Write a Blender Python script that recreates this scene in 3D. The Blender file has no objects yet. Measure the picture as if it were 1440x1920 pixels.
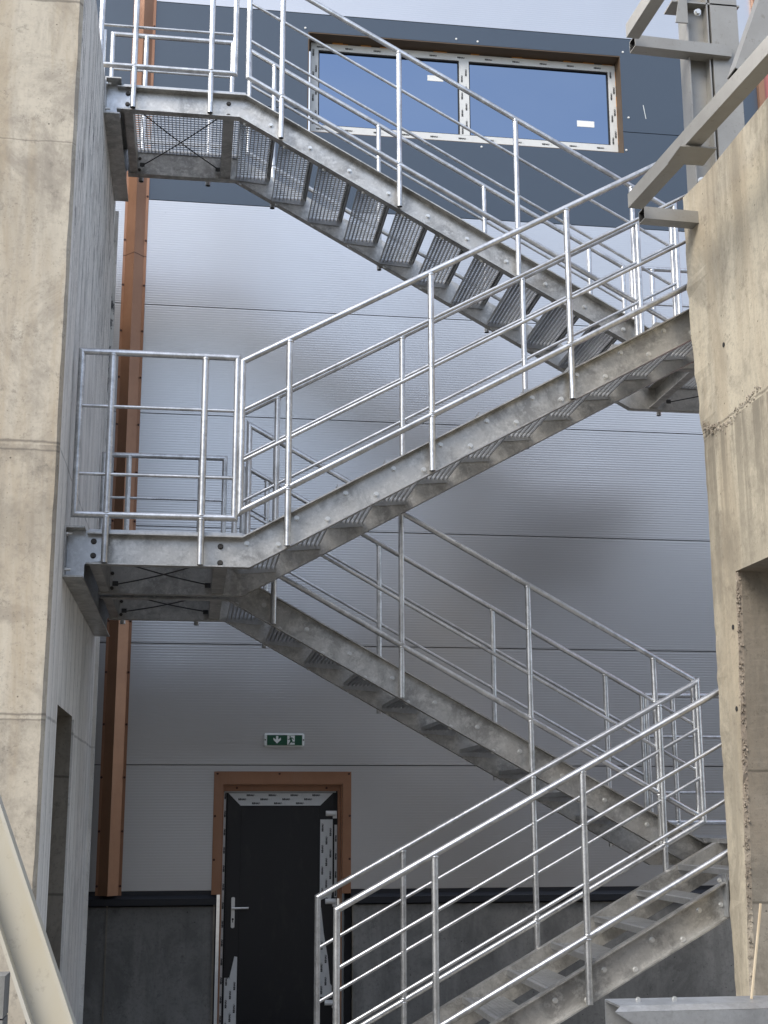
import bpy, bmesh, math, random
from mathutils import Vector, Matrix
random.seed(7)
S = bpy.context.scene
COL = S.collection
R = math.radians

# ------------------------------------------------------------------ camera
CAMZ = 2.3
pitch, yaw, roll = R(12.7086), R(8.1022), R(-0.1248)
cp, sp, cy_, sy_ = math.cos(pitch), math.sin(pitch), math.cos(yaw), math.sin(yaw)
r0 = Vector((cy_, -sy_, 0)); fw = Vector((sy_*cp, cy_*cp, sp)); u0 = Vector((-sy_*sp, -cy_*sp, cp))
rt = r0*math.cos(roll) + u0*math.sin(roll); up = -r0*math.sin(roll) + u0*math.cos(roll)
cam = bpy.data.objects.new('camera', bpy.data.cameras.new('camera'))
cam.matrix_world = Matrix(((rt.x, up.x, -fw.x, 0), (rt.y, up.y, -fw.y, 0), (rt.z, up.z, -fw.z, CAMZ), (0, 0, 0, 1)))
cam.data.sensor_fit = 'HORIZONTAL'; cam.data.sensor_width = 36; cam.data.lens = 2506.24/1440*36
cam.data.clip_start = 0.05; cam.data.clip_end = 600
COL.objects.link(cam); S.camera = cam

# ------------------------------------------------------------------ sky, sun, exposure
SUN_EL, SUN_AZ = R(42), R(226)
w = bpy.data.worlds.new('World'); S.world = w; w.use_nodes = True
nt = w.node_tree; nt.nodes.clear()
wo = nt.nodes.new('ShaderNodeOutputWorld'); bg = nt.nodes.new('ShaderNodeBackground')
sky = nt.nodes.new('ShaderNodeTexSky'); sky.sky_type = 'NISHITA'; sky.sun_disc = False
sky.sun_elevation = SUN_EL; sky.sun_rotation = SUN_AZ; sky.air_density = 1.0; sky.dust_density = 1.2
tc = nt.nodes.new('ShaderNodeTexCoord'); mp = nt.nodes.new('ShaderNodeMapping'); mp.inputs['Scale'].default_value = (1, 1, 2.2); mp.inputs['Location'].default_value = (.35, .1, .2)
nz = nt.nodes.new('ShaderNodeTexNoise'); nz.inputs['Scale'].default_value = 2.2; nz.inputs['Detail'].default_value = 6
rp = nt.nodes.new('ShaderNodeValToRGB'); rp.color_ramp.elements[0].position = .38; rp.color_ramp.elements[1].position = .72
rp.color_ramp.elements[0].color = (.22, .22, .22, 1)
mx = nt.nodes.new('ShaderNodeMixRGB'); mx.inputs['Color2'].default_value = (5.2, 5.3, 5.6, 1)
ml = nt.nodes.new('ShaderNodeMath'); ml.operation = 'MULTIPLY'; ml.inputs[1].default_value = .75
nt.links.new(tc.outputs['Generated'], mp.inputs['Vector']); nt.links.new(mp.outputs['Vector'], nz.inputs['Vector'])
nt.links.new(nz.outputs['Fac'], rp.inputs['Fac']); nt.links.new(rp.outputs['Color'], ml.inputs[0])
nt.links.new(ml.outputs[0], mx.inputs['Fac']); nt.links.new(sky.outputs['Color'], mx.inputs['Color1'])
nt.links.new(mx.outputs['Color'], bg.inputs['Color']); bg.inputs['Strength'].default_value = 0.15
nt.links.new(bg.outputs['Background'], wo.inputs['Surface'])
sl = bpy.data.lights.new('sun', 'SUN'); sl.energy = 1.5; sl.angle = R(28); sl.color = (1.0, .93, .82)
so = bpy.data.objects.new('sun', sl); COL.objects.link(so)
sd = Vector((math.cos(SUN_EL)*math.sin(SUN_AZ), math.cos(SUN_EL)*math.cos(SUN_AZ), math.sin(SUN_EL)))
so.rotation_euler = sd.to_track_quat('Z', 'Y').to_euler()
S.view_settings.view_transform = 'Standard'; S.view_settings.look = 'None'; S.view_settings.gamma = 1
S.view_settings.exposure = 1.0

# ------------------------------------------------------------------ materials
def lin(c): return tuple(x/12.92 if x <= .04045 else ((x+.055)/1.055)**2.4 for x in c)
class Mat:
    def __init__(s, name, col, rough=.5, metal=0, spec=.5):
        s.m = bpy.data.materials.new(name); s.m.use_nodes = True; s.t = s.m.node_tree
        s.b = s.t.nodes['Principled BSDF']; s.b.inputs['Base Color'].default_value = (*col, 1)
        s.b.inputs['Roughness'].default_value = rough; s.b.inputs['Metallic'].default_value = metal
        s.b.inputs['Specular IOR Level'].default_value = spec
        s.col = (*col, 1); s.last = None; s.bump = None
    def n(s, t, **k):
        x = s.t.nodes.new(t)
        for a, v in k.items():
            if hasattr(x, a): setattr(x, a, v)
            else: x.inputs[a].default_value = v
        return x
    def l(s, a, b): s.t.links.new(a, b)
    def coord(s, scale=(1, 1, 1)):
        g = s.n('ShaderNodeNewGeometry'); m = s.n('ShaderNodeMapping'); m.inputs['Scale'].default_value = scale
        s.l(g.outputs['Position'], m.inputs['Vector']); return m.outputs['Vector']
    def noise(s, scale, detail=6, rough=.6, stretch=(1, 1, 1), dist=0):
        x = s.n('ShaderNodeTexNoise'); x.inputs['Scale'].default_value = scale; x.inputs['Detail'].default_value = detail
        x.inputs['Roughness'].default_value = rough; x.inputs['Distortion'].default_value = dist
        s.l(s.coord(stretch), x.inputs['Vector']); return x.outputs['Fac']
    def ramp(s, fac, p0, p1, c0=(0, 0, 0), c1=(1, 1, 1)):
        x = s.n('ShaderNodeValToRGB'); e = x.color_ramp.elements
        e[0].position = p0; e[1].position = p1; e[0].color = (*c0, 1); e[1].color = (*c1, 1)
        s.l(fac, x.inputs['Fac']); return x.outputs['Color']
    def mix(s, fac, col, mode='MIX', amt=1.0):
        x = s.n('ShaderNodeMixRGB', blend_type=mode)
        if fac is None: x.inputs['Fac'].default_value = amt
        else:
            q = s.n('ShaderNodeMath', operation='MULTIPLY'); q.inputs[1].default_value = amt; s.l(fac, q.inputs[0]); s.l(q.outputs[0], x.inputs['Fac'])
        if s.last is None: x.inputs['Color1'].default_value = s.col
        else: s.l(s.last, x.inputs['Color1'])
        if isinstance(col, tuple): x.inputs['Color2'].default_value = (*col, 1)
        else: s.l(col, x.inputs['Color2'])
        s.last = x.outputs['Color']; s.l(s.last, s.b.inputs['Base Color']); return s
    def rough(s, fac, a, b):
        x = s.n('ShaderNodeMapRange'); x.inputs['To Min'].default_value = a; x.inputs['To Max'].default_value = b
        s.l(fac, x.inputs['Value']); s.l(x.outputs['Result'], s.b.inputs['Roughness']); return s
    def bmp(s, h, strength=.2, dist=.01):
        x = s.n('ShaderNodeBump'); x.inputs['Strength'].default_value = strength; x.inputs['Distance'].default_value = dist
        s.l(h, x.inputs['Height'])
        if s.bump: s.l(s.bump, x.inputs['Normal'])
        s.bump = x.outputs['Normal']; s.l(s.bump, s.b.inputs['Normal']); return s

def galv(name, base, metal, r0_, r1_, spot=.5, scale=26):
    g = Mat(name, base, .45, metal)
    v = g.n('ShaderNodeTexVoronoi'); v.inputs['Scale'].default_value = scale*3; g.l(g.coord(), v.inputs['Vector'])
    sep = g.n('ShaderNodeSeparateColor'); g.l(v.outputs['Color'], sep.inputs['Color'])
    g.mix(g.ramp(g.noise(3.5, 9, .75, (1, 1, 1), .5), .46, .58), tuple(c*.48 for c in base), amt=spot*.75)
    g.mix(g.ramp(g.noise(48, 5, .7), .52, .66), tuple(c*.6 for c in base), amt=.4)
    g.mix(g.ramp(g.noise(14, 8, .78), .50, .62), tuple(min(1, c*1.3) for c in base), amt=spot*.7)
    g.mix(sep.outputs[0], tuple(c*.8 for c in base), amt=.25)
    g.rough(g.noise(9, 6, .7), r0_, r1_)
    g.bmp(g.noise(60, 4, .6), .12, .003)
    return g.m
M_beam = galv('galvanised_beam', (.50, .49, .465), .8, .27, .56, 1.0)
M_rail = galv('galvanised_tube', (.62, .63, .64), .9, .24, .48, .8, 40)
M_grate = galv('galvanised_grating', (.50, .51, .52), .8, .28, .5, .4)
M_plate = galv('galvanised_plate', (.58, .60, .62), .8, .28, .5, .5)
M_bolt = Mat('zinc_bolt', (.66, .66, .64), .34, .75).m
M_dbolt = Mat('dark_bolt', (.06, .055, .05), .5, .6).m
M_rod = Mat('dark_rod', (.05, .05, .05), .6, .3).m

def cladding(name, col, metal, rough, rib, amt):
    c = Mat(name, col, rough, metal)
    g = c.n('ShaderNodeNewGeometry'); sx = c.n('ShaderNodeSeparateXYZ'); c.l(g.outputs['Position'], sx.inputs['Vector'])
    if rib:
        f = c.n('ShaderNodeMath', operation='MULTIPLY'); f.inputs[1].default_value = 2*math.pi/.0245; c.l(sx.outputs['Z'], f.inputs[0])
        s_ = c.n('ShaderNodeMath', operation='SINE'); c.l(f.outputs[0], s_.inputs[0]); c.bmp(s_.outputs[0], rib, .0022)
    c.mix(c.ramp(c.noise(.7, 3, .5, (1, 1, 1.6), .3), .40, .75), tuple(x*.78 for x in col), amt=amt)
    c.mix(c.ramp(c.noise(3, 4, .5), .4, .9), tuple(x*.88 for x in col), amt=amt*.4)
    v = c.n('ShaderNodeTexVoronoi'); v.inputs['Scale'].default_value = 2.6; c.l(c.coord(), v.inputs['Vector'])
    c.mix(c.ramp(v.outputs['Distance'], .0, .022, (1, 1, 1), (0, 0, 0)), tuple(x*.35 for x in col), amt=.6)
    c.bmp(c.noise(.55, 3, .5), .10, .05)
    oi = c.n('ShaderNodeObjectInfo'); c.mix(oi.outputs['Random'], tuple(x*.86 for x in col), amt=.5)
    return c.m
M_silver = cladding('silver_cladding', (.57, .57, .575), .92, .33, .13, .3)
M_dark = cladding('anthracite_cladding', (.062, .083, .112), .3, .38, 0, .2)
M_redwall = cladding('red_cladding', (.40, .13, .11), .1, .45, 0, .2)
M_joint = Mat('panel_joint', (.02, .02, .022), .8).m
c = Mat('copper_trim', (.33, .172, .100), .32, .5); c.mix(c.ramp(c.noise(3, 7, .7), .42, .62), (.26, .132, .078), amt=.6); c.mix(c.ramp(c.noise(7, 8, .75, (1, 1, .1)), .52, .66), (.34, .20, .14), amt=.4); c.rough(c.noise(5, 6, .7), .22, .5); M_copper = c.m
M_cuscrew = Mat('brown_screw', (.06, .02, .012), .5, .3).m

def streak(m, scale, st, p0, p1, col, amt): m.mix(m.ramp(m.noise(scale, 7, .62, st, .3), p0, p1), col, amt=amt)
def concrete(name, base, dark, light, tint, joints=(), boards=False, tar=False, stains=()):
    c = Mat(name, base, .9, 0, .25)
    c.mix(c.ramp(c.noise(.8, 8, .65), .40, .62), light, amt=.8)
    c.mix(c.ramp(c.noise(1.7, 10, .74, (1, 1, .8), .6), .47, .58), dark, amt=.7)
    streak(c, 3.0, (1, 1, .14), .48, .60, tint, .6)
    streak(c, 11.0, (1, 1, .10), .52, .64, dark, .35)
    c.mix(c.ramp(c.noise(30, 6, .8), .50, .66), dark, amt=.5)
    c.mix(c.ramp(c.noise(7, 9, .85), .56, .61), tuple(x*.6 for x in dark), amt=.45)
    v = c.n('ShaderNodeTexVoronoi'); v.inputs['Scale'].default_value = 9; c.l(c.coord(), v.inputs['Vector'])
    c.mix(c.ramp(v.outputs['Distance'], .03, .065, (1, 1, 1), (0, 0, 0)), tuple(x*.25 for x in dark), amt=.85)
    v = c.n('ShaderNodeTexVoronoi'); v.inputs['Scale'].default_value = 23; c.l(c.coord(), v.inputs['Vector'])
    c.mix(c.ramp(v.outputs['Distance'], .05, .11, (1, 1, 1), (0, 0, 0)), tuple(x*.45 for x in dark), amt=.5)
    g = c.n('ShaderNodeNewGeometry'); sx = c.n('ShaderNodeSeparateXYZ'); c.l(g.outputs['Position'], sx.inputs['Vector'])
    for za, zb, amt_, st_ in stains:
        mr = c.n('ShaderNodeMapRange'); mr.inputs['From Min'].default_value = za; mr.inputs['From Max'].default_value = zb; c.l(sx.outputs['Z'], mr.inputs['Value'])
        m2 = c.n('ShaderNodeMath', operation='LESS_THAN'); m2.inputs[1].default_value = zb; c.l(sx.outputs['Z'], m2.inputs[0])
        m3 = c.n('ShaderNodeMath', operation='MULTIPLY'); c.l(mr.outputs['Result'], m3.inputs[0]); c.l(m2.outputs[0], m3.inputs[1])
        m4 = c.n('ShaderNodeMath', operation='MULTIPLY'); c.l(m3.outputs[0], m4.inputs[0]); c.l(c.ramp(c.noise(*st_), .44, .56), m4.inputs[1])
        c.mix(m4.outputs[0], tuple(x*.62 for x in dark), amt=amt_)
    wob = c.noise(2.0, 5, .7)
    for z, wd in joints:
        a = c.n('ShaderNodeMath', operation='MULTIPLY_ADD'); a.inputs[1].default_value = .05; c.l(wob, a.inputs[0]); c.l(sx.outputs['Z'], a.inputs[2])
        b = c.n('ShaderNodeMath', operation='SUBTRACT'); c.l(a.outputs[0], b.inputs[0]); b.inputs[1].default_value = z+.025
        d = c.n('ShaderNodeMath', operation='ABSOLUTE'); c.l(b.outputs[0], d.inputs[0])
        c.mix(c.ramp(d.outputs[0], wd*.4, wd, (1, 1, 1), (0, 0, 0)), tuple(x*.5 for x in dark), amt=.65)
    if boards:
        wv = c.n('ShaderNodeTexWave', wave_type='BANDS', bands_direction='Y'); wv.inputs['Scale'].default_value = 1.1
        wv.inputs['Distortion'].default_value = .35; wv.inputs['Detail'].default_value = 3; c.l(c.coord((1, 1, .12)), wv.inputs['Vector'])
        c.mix(c.ramp(wv.outputs['Fac'], .0, .035, (1, 1, 1), (0, 0, 0)), tuple(x*.55 for x in dark), amt=.6)
        streak(c, 5.0, (1, 1, .05), .50, .62, tuple(x*1.05 for x in light), .5)
    if tar:
        t1 = c.ramp(c.noise(6, 9, .82, (1, 2.6, .22), 1.2), .535, .565)
        mk = c.n('ShaderNodeMapRange'); mk.inputs['From Min'].default_value = 4.6; mk.inputs['From Max'].default_value = 6.4; c.l(sx.outputs['Z'], mk.inputs['Value'])
        mm = c.n('ShaderNodeMath', operation='MULTIPLY'); c.l(t1, mm.inputs[0]); c.l(mk.outputs['Result'], mm.inputs[1])
        c.mix(mm.outputs[0], (.03, .035, .045), amt=.9)
    c.bmp(c.noise(30, 8, .75), .35, .006); c.bmp(c.noise(2.0, 6, .6), .25, .03)
    return c.m
M_tfront = concrete('rough_tan_concrete', (.49, .445, .365), (.29, .26, .22), (.54, .495, .41), (.37, .30, .21), ((7.30, .012), (6.33, .005), (4.425, .010), (4.375, .007), (2.845, .009), (2.815, .006)), stains=((3.6, 4.4, .7, (2.2, 8, .7)), (1.0, 2.815, .45, (1.3, 9, .75)), (5.0, 6.32, .35, (3, 8, .7, (1, 1, .3)))))
M_tside = concrete('smooth_pale_concrete', (.78, .77, .74), (.56, .56, .54), (.82, .81, .78), (.70, .68, .64), ((4.40, .012), (2.835, .012)), True, True)
M_rwall = concrete('tan_wall_concrete', (.56, .50, .385), (.35, .31, .245), (.62, .56, .44), (.44, .37, .27), ((4.74, .012),), stains=((3.4, 4.72, .75, (9, 8, .7, (1, 1, .05))), (4.9, 6.5, .5, (5, 8, .7, (1, 1, .06))), (.5, 4.72, .5, (1.6, 9, .75))))
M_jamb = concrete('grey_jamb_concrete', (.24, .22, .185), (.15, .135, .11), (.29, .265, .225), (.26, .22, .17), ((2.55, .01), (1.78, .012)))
M_plinth = concrete('dark_plinth_concrete', (.20, .196, .185), (.13, .128, .122), (.24, .236, .225), (.29, .283, .265))
M_honey = concrete('honeycomb_concrete', (.36, .32, .26), (.16, .13, .10), (.48, .43, .35), (.3, .25, .2))
M_flash = Mat('black_flashing', (.022, .024, .03), .35, .3).m
M_block = concrete('grey_block', (.27, .27, .26), (.18, .18, .175), (.32, .32, .31), (.22, .22, .21))
c = Mat('black_door_laminate', (.012, .012, .014), .34, 0, .45); c.mix(c.ramp(c.noise(5, 8, .8, (1, 1, .4)), .54, .70), (.035, .033, .030), amt=.6); c.rough(c.noise(4, 7, .7), .25, .5); M_black = c.m
M_blk2 = Mat('black_gasket', (.006, .006, .007), .6).m
c = Mat('protective_film', (.62, .63, .62), .45); c.mix(c.ramp(c.noise(18, 5, .7), .5, .75), (.48, .49, .5), amt=.5); M_film = c.m
M_ink = Mat('black_ink', (.03, .03, .03), .6).m
M_gink = Mat('grey_ink', (.33, .34, .34), .6).m
M_white = Mat('white_plastic', (.78, .78, .76), .35).m
M_handle = Mat('satin_handle', (.74, .73, .70), .35, .35).m
c = Mat('window_glass', (.18, .24, .34), .025, 1); c.bmp(c.noise(.35, 2, .5), .03, .05); M_glass = c.m
M_reveal = Mat('brown_reveal', (.095, .062, .036), .6).m
c = Mat('foam_bead', (.55, .26, .07), .9); c.bmp(c.noise(40, 4), .8, .01); M_foam = c.m
M_green = Mat('sign_green', (.012, .075, .04), .3).m
M_signw = Mat('sign_white', (.72, .74, .72), .4).m
c = Mat('cream_paint', (.54, .53, .48), .42); c.mix(c.ramp(c.noise(1.6, 6, .6, (1, 1, .5)), .42, .65), (.50, .45, .33), amt=.6); c.mix(c.ramp(c.noise(20, 7, .8), .58, .64), (.33, .30, .24), amt=.4); M_cream = c.m
c = Mat('beige_steel_paint', (.33, .322, .30), .38, .35); c.mix(c.ramp(c.noise(4, 7, .7), .42, .62), (.27, .26, .235), amt=.5); c.mix(c.ramp(c.noise(22, 7, .8), .58, .64), (.18, .16, .13), amt=.45); M_beige = c.m
M_inside = Mat('dark_inside', (.03, .03, .03), .9).m
c = Mat('raw_timber', (.50, .42, .30), .8); c.mix(c.ramp(c.noise(6, 5, .6, (8, 1, .6)), .4, .7), (.38, .26, .14), amt=.6); M_wood = c.m
c = Mat('trodden_ground', (.19, .175, .15), .95); c.mix(c.ramp(c.noise(.8, 8), .4, .7), (.13, .12, .10), amt=.7); c.bmp(c.noise(9, 8, .7), .5, .03); M_ground = c.m
M_far = concrete('far_render', (.42, .40, .37), (.30, .28, .26), (.46, .44, .41), (.38, .35, .31))

M_far2 = concrete('dark_far_render', (.10, .10, .105), (.07, .07, .073), (.12, .12, .125), (.09, .09, .09))

# ------------------------------------------------------------------ helpers
def link(o, parent=None):
    COL.objects.link(o)
    if parent is not None: o.parent = parent
    return o
def obj(name, bm, mats, parent=None, smooth=False):
    bmesh.ops.recalc_face_normals(bm, faces=bm.faces)
    me = bpy.data.meshes.new(name); bm.to_mesh(me); bm.free()
    for m in (mats if isinstance(mats, (list, tuple)) else [mats]): me.materials.append(m)
    if smooth:
        for p in me.polygons: p.use_smooth = True
        me.set_sharp_from_angle(angle=R(40))
    return link(bpy.data.objects.new(name, me), parent)
def tag(o, label, cat, group=None, kind=None):
    o['label'] = label; o['category'] = cat
    if group: o['group'] = group
    if kind: o['kind'] = kind
    return o
def thing(name, label, cat, loc=(0, 0, 0), group=None):
    o = bpy.data.objects.new(name, None); o.empty_display_size = .2; link(o); o.location = (0, 0, 0)
    return tag(o, label, cat, group)
def copy(o, parent, loc):
    c = o.copy(); COL.objects.link(c); c.parent = parent; c.location = loc; return c
def box(bm, x0, x1, y0, y1, z0, z1, mi=0):
    v = [bm.verts.new((x, y, z)) for x in (x0, x1) for y in (y0, y1) for z in (z0, z1)]
    for q in ((0, 1, 3, 2), (4, 6, 7, 5), (0, 4, 5, 1), (2, 3, 7, 6), (0, 2, 6, 4), (1, 5, 7, 3)):
        f = bm.faces.new([v[i] for i in q]); f.material_index = mi
def prism(bm, pts, y0, y1, mi=0):              # (x,z) outline pulled along y
    a = [bm.verts.new((x, y0, z)) for x, z in pts]; b = [bm.verts.new((x, y1, z)) for x, z in pts]
    n = len(pts); fs = [bm.faces.new(a), bm.faces.new(b[::-1])]
    for i in range(n): fs.append(bm.faces.new((a[i], b[i], b[(i+1) % n], a[(i+1) % n])))
    for f in fs: f.material_index = mi
def prismz(bm, pts, z0, z1, mi=0):             # (x,y) outline pulled up
    a = [bm.verts.new((x, y, z0)) for x, y in pts]; b = [bm.verts.new((x, y, z1)) for x, y in pts]
    n = len(pts); fs = [bm.faces.new(a), bm.faces.new(b[::-1])]
    for i in range(n): fs.append(bm.faces.new((a[i], b[i], b[(i+1) % n], a[(i+1) % n])))
    for f in fs: f.material_index = mi
def tube(bm, pts, r, closed=False, seg=16, cap=True):   # mitred round tube through pts
    P = [Vector(p) for p in pts]; n = len(P); rings = []
    for i, p in enumerate(P):
        if closed or 0 < i < n-1:
            d0 = (p-P[i-1]).normalized(); d1 = (P[(i+1) % n]-p).normalized()
        elif i == 0: d0 = d1 = (P[1]-p).normalized()
        else: d0 = d1 = (p-P[i-1]).normalized()
        t = (d0+d1).normalized(); ref = Vector((0, 1, 0)) if abs(d0.y) < .9 else Vector((1, 0, 0))
        a = d0.cross(ref).normalized(); b = d0.cross(a).normalized(); ring = []
        for k in range(seg):
            th = 2*math.pi*k/seg; q = a*math.cos(th)*r+b*math.sin(th)*r
            q = q - d0*(q.dot(t)/d0.dot(t)); ring.append(bm.verts.new(p+q))
        rings.append(ring)
    m = n if closed else n-1
    for i in range(m):
        A_, B_ = rings[i], rings[(i+1) % n]
        off = 0
        if closed and i == n-1:
            off = min(range(seg), key=lambda o: (B_[o].co-A_[0].co).length - 0)
            # both rings share the same reference so offset is only needed at the closing joint
        for k in range(seg):
            bm.faces.new((A_[k], A_[(k+1) % seg], B_[(k+1) % seg], B_[k]))
    if not closed and cap:
        bm.faces.new(rings[0][::-1]); bm.faces.new(rings[-1])
def frame(bm, pts, r):      # closed frame of straight mitred members, no closing twist
    n = len(pts)
    for i in range(n):
        p, q = Vector(pts[i]), Vector(pts[(i+1) % n]); pp, qq = Vector(pts[i-1]), Vector(pts[(i+2) % n])
        d = (q-p).normalized(); t0 = ((p-pp).normalized()+d).normalized(); t1 = (d+(qq-q).normalized()).normalized()
        a = d.cross(Vector((0, 1, 0))).normalized(); b = d.cross(a).normalized(); ra, rb = [], []
        for k in range(16):
            th = 2*math.pi*k/16; o = a*math.cos(th)*r+b*math.sin(th)*r
            ra.append(bm.verts.new(p+o-d*(o.dot(t0)/d.dot(t0)))); rb.append(bm.verts.new(q+o-d*(o.dot(t1)/d.dot(t1))))
        for k in range(16): bm.faces.new((ra[k], ra[(k+1) % 16], rb[(k+1) % 16], rb[k]))
def bolt_bm(r=.011, l=.012, axis='y', sgn=-1):
    bm = bmesh.new(); n = 6; rad = [(r*1.35, 0, .003), (r, .003, l)]
    for rr, a, b in rad:
        k = 12 if rr > r else 6
        lo = [bm.verts.new((rr*math.cos(2*math.pi*i/k), sgn*a, rr*math.sin(2*math.pi*i/k))) for i in range(k)]
        hi = [bm.verts.new((rr*math.cos(2*math.pi*i/k), sgn*b, rr*math.sin(2*math.pi*i/k))) for i in range(k)]
        bm.faces.new(lo); bm.faces.new(hi[::-1])
        for i in range(k): bm.faces.new((lo[i], hi[i], hi[(i+1) % k], lo[(i+1) % k]))
    return bm
_protos = {}
def bolts(parent, locs, mat=None, r=.0135, sgn=-1, name='bolt'):
    key = (name, r, sgn, id(mat))
    for p in locs:
        if key not in _protos:
            o = obj(name, bolt_bm(r, r*1.1, 'y', sgn), mat or M_bolt, parent); o.location = p; _protos[key] = o
        else: copy(_protos[key], parent, p)

# ------------------------------------------------------------------ setting: ground
bm = bmesh.new(); box(bm, -150, 150, -150, 150, -.2, .35)
g = obj('ground', bm, M_ground); g['kind'] = 'structure'

# ------------------------------------------------------------------ the hall: cladding, plinth, window, door
WY = 12.427; Z0 = 1.632; MOD = 1.1
hall = thing('clad_hall_wall', 'tall hall wall of silver ribbed cladding with an anthracite band, behind the galvanised stairs', 'wall')
DX0, DX1, DZ = .291, 1.379, 2.563             # door hole
WX0, WX1, WZ0, WZ1 = .985, 4.335, 9.085, 10.222
bm = bmesh.new(); box(bm, -9, DX0-.03, WY+.06, WY+.4, .35, 14); box(bm, DX1+.03, 11, WY+.06, WY+.4, .35, WZ0-.02)
box(bm, DX0-.03, DX1+.03, WY+.061, WY+.4, DZ+.03, WZ0-.02); box(bm, WX1+.02, 11, WY+.06, WY+.4, WZ0-.02, 14)
box(bm, DX0-.03, WX1+.02, WY+.061, WY+.4, WZ1+.02, 14); box(bm, DX0-.03, WX0-.02, WY+.061, WY+.4, WZ0-.02, WZ1+.02)
obj('backing', bm, M_joint, hall)
XR = 5.86
for k in range(11):
    z0 = Z0+MOD*k+.004; z1 = Z0+MOD*(k+1)-.004; mat = M_dark if k in (6, 7) else M_silver
    bm = bmesh.new(); y0, y1 = WY, WY+.06
    if k == 0:
        box(bm, -9, DX0, y0, y1, z0, z1); box(bm, DX1, XR, y0, y1, z0, z1); box(bm, DX0, DX1, y0, y1, DZ, z1)
    elif k == 6:
        box(bm, -9, WX0, y0, y1, z0, z1); box(bm, WX1, XR, y0, y1, z0, z1); box(bm, WX0, WX1, y0, y1, z0, WZ0)
    elif k == 7:
        box(bm, -9, WX0, y0, y1, z0, z1); box(bm, WX1, XR, y0, y1, z0, z1); box(bm, WX0, WX1, y0, y1, WZ1, z1)
    else: box(bm, -9, XR, y0, y1, z0, z1)
    o = obj('cladding_panel', bm, mat, hall)
    if k in (6, 7): o['label'] = 'anthracite panel of the dark band'
bm = bmesh.new(); box(bm, -9, DX0-.045, WY+.0, WY+.06, .35, 1.50); box(bm, 1.47, 11, WY+.0, WY+.06, .35, 1.50)
obj('plinth', bm, M_plinth, hall)
bm = bmesh.new()
for a, b in ((-9, DX0-.035), (1.46, 11)):
    prism_pts = [(a, 0)]
    box(bm, a, b, WY-.055, WY+.058, 1.515, 1.570)
    v = [bm.verts.new(q) for q in ((a, WY-.055, 1.571), (b, WY-.055, 1.571), (b, WY-.004, 1.60), (a, WY-.004, 1.60))]; bm.faces.new(v)
    box(bm, a, b, WY-.004, WY+.058, 1.571, 1.634)
obj('flashing', bm, M_flash, hall)
bm = bmesh.new(); box(bm, -.70, -.685, WY-.006, WY-.0005, .35, 1.513); obj('plinth_joint', bm, M_jamb, hall)
bm = bmesh.new(); box(bm, DX0-.06, DX0-.044, WY-.012, WY+.08, .35, 1.513); box(bm, 1.47, 1.482, WY-.012, WY+.08, .35, 1.513); obj('plinth_edge', bm, M_jamb, hall)
bm = bmesh.new(); box(bm, -2.6, -2.3, 11.31, WY-.06, .35, 9.5); lw = obj('unseen_dark_wall', bm, M_jamb); tag(lw, 'unseen dark wall added behind the tower to darken the copper trim reflection', 'wall')  # unseen wall added so the trim's left face mirrors something dark
# scratch and white fasteners on the band
bolts(hall, [(x, WY, z) for x, z in ((.955, 9.32), (.955, 10.26), (2.80, 9.045), (2.78, 10.26), (4.37, 10.27), (4.40, 9.50), (4.36, 9.12), (2.55, 10.27))], M_white, .0085, -1, 'fastener')
bm = bmesh.new(); prism(bm, [(4.565, 9.66), (4.572, 9.66), (4.596, 9.50), (4.590, 9.50)], WY-.001, WY-.0002); obj('scratch', bm, M_signw, hall)

red = thing('red_cladding_wall', 'strip of red cladding beyond the anthracite band at top right', 'wall')
bm = bmesh.new(); box(bm, 5.93, 11, WY-.02, WY+.055, 1.64, 13.7); obj('cladding', bm, M_redwall, red)
bm = bmesh.new(); box(bm, 5.862, 5.928, WY-.05, WY+.055, 1.64, 13.7); obj('corner_trim', bm, M_copper, red)

# lettering helper: text laid on a wall facing -y
def text_mesh(txt, size, mat, parent, places, name='lettering', y=WY, bold=.0):
    cu = bpy.data.curves.new('t', 'FONT'); cu.body = txt; cu.size = size; cu.resolution_u = 2; cu.offset = bold
    to = bpy.data.objects.new('t', cu); COL.objects.link(to)
    me = bpy.data.meshes.new_from_object(to.evaluated_get(bpy.context.evaluated_depsgraph_get()))
    bpy.data.objects.remove(to); src = [(v.co.x, v.co.y) for v in me.vertices]; faces = [tuple(p.vertices) for p in me.polygons]
    wmax = max(a for a, _ in src); bm = bmesh.new()
    for x, z, rot in places:
        ca, sa = math.cos(rot), math.sin(rot)
        vs = [bm.verts.new((x+a*ca-b*sa, y, z+a*sa+b*ca)) for a, b in src]
        for f in faces:
            try: bm.faces.new([vs[i] for i in f])
            except ValueError: pass
    bpy.data.meshes.remove(me)
    return obj(name, bm, mat, parent), wmax
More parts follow.
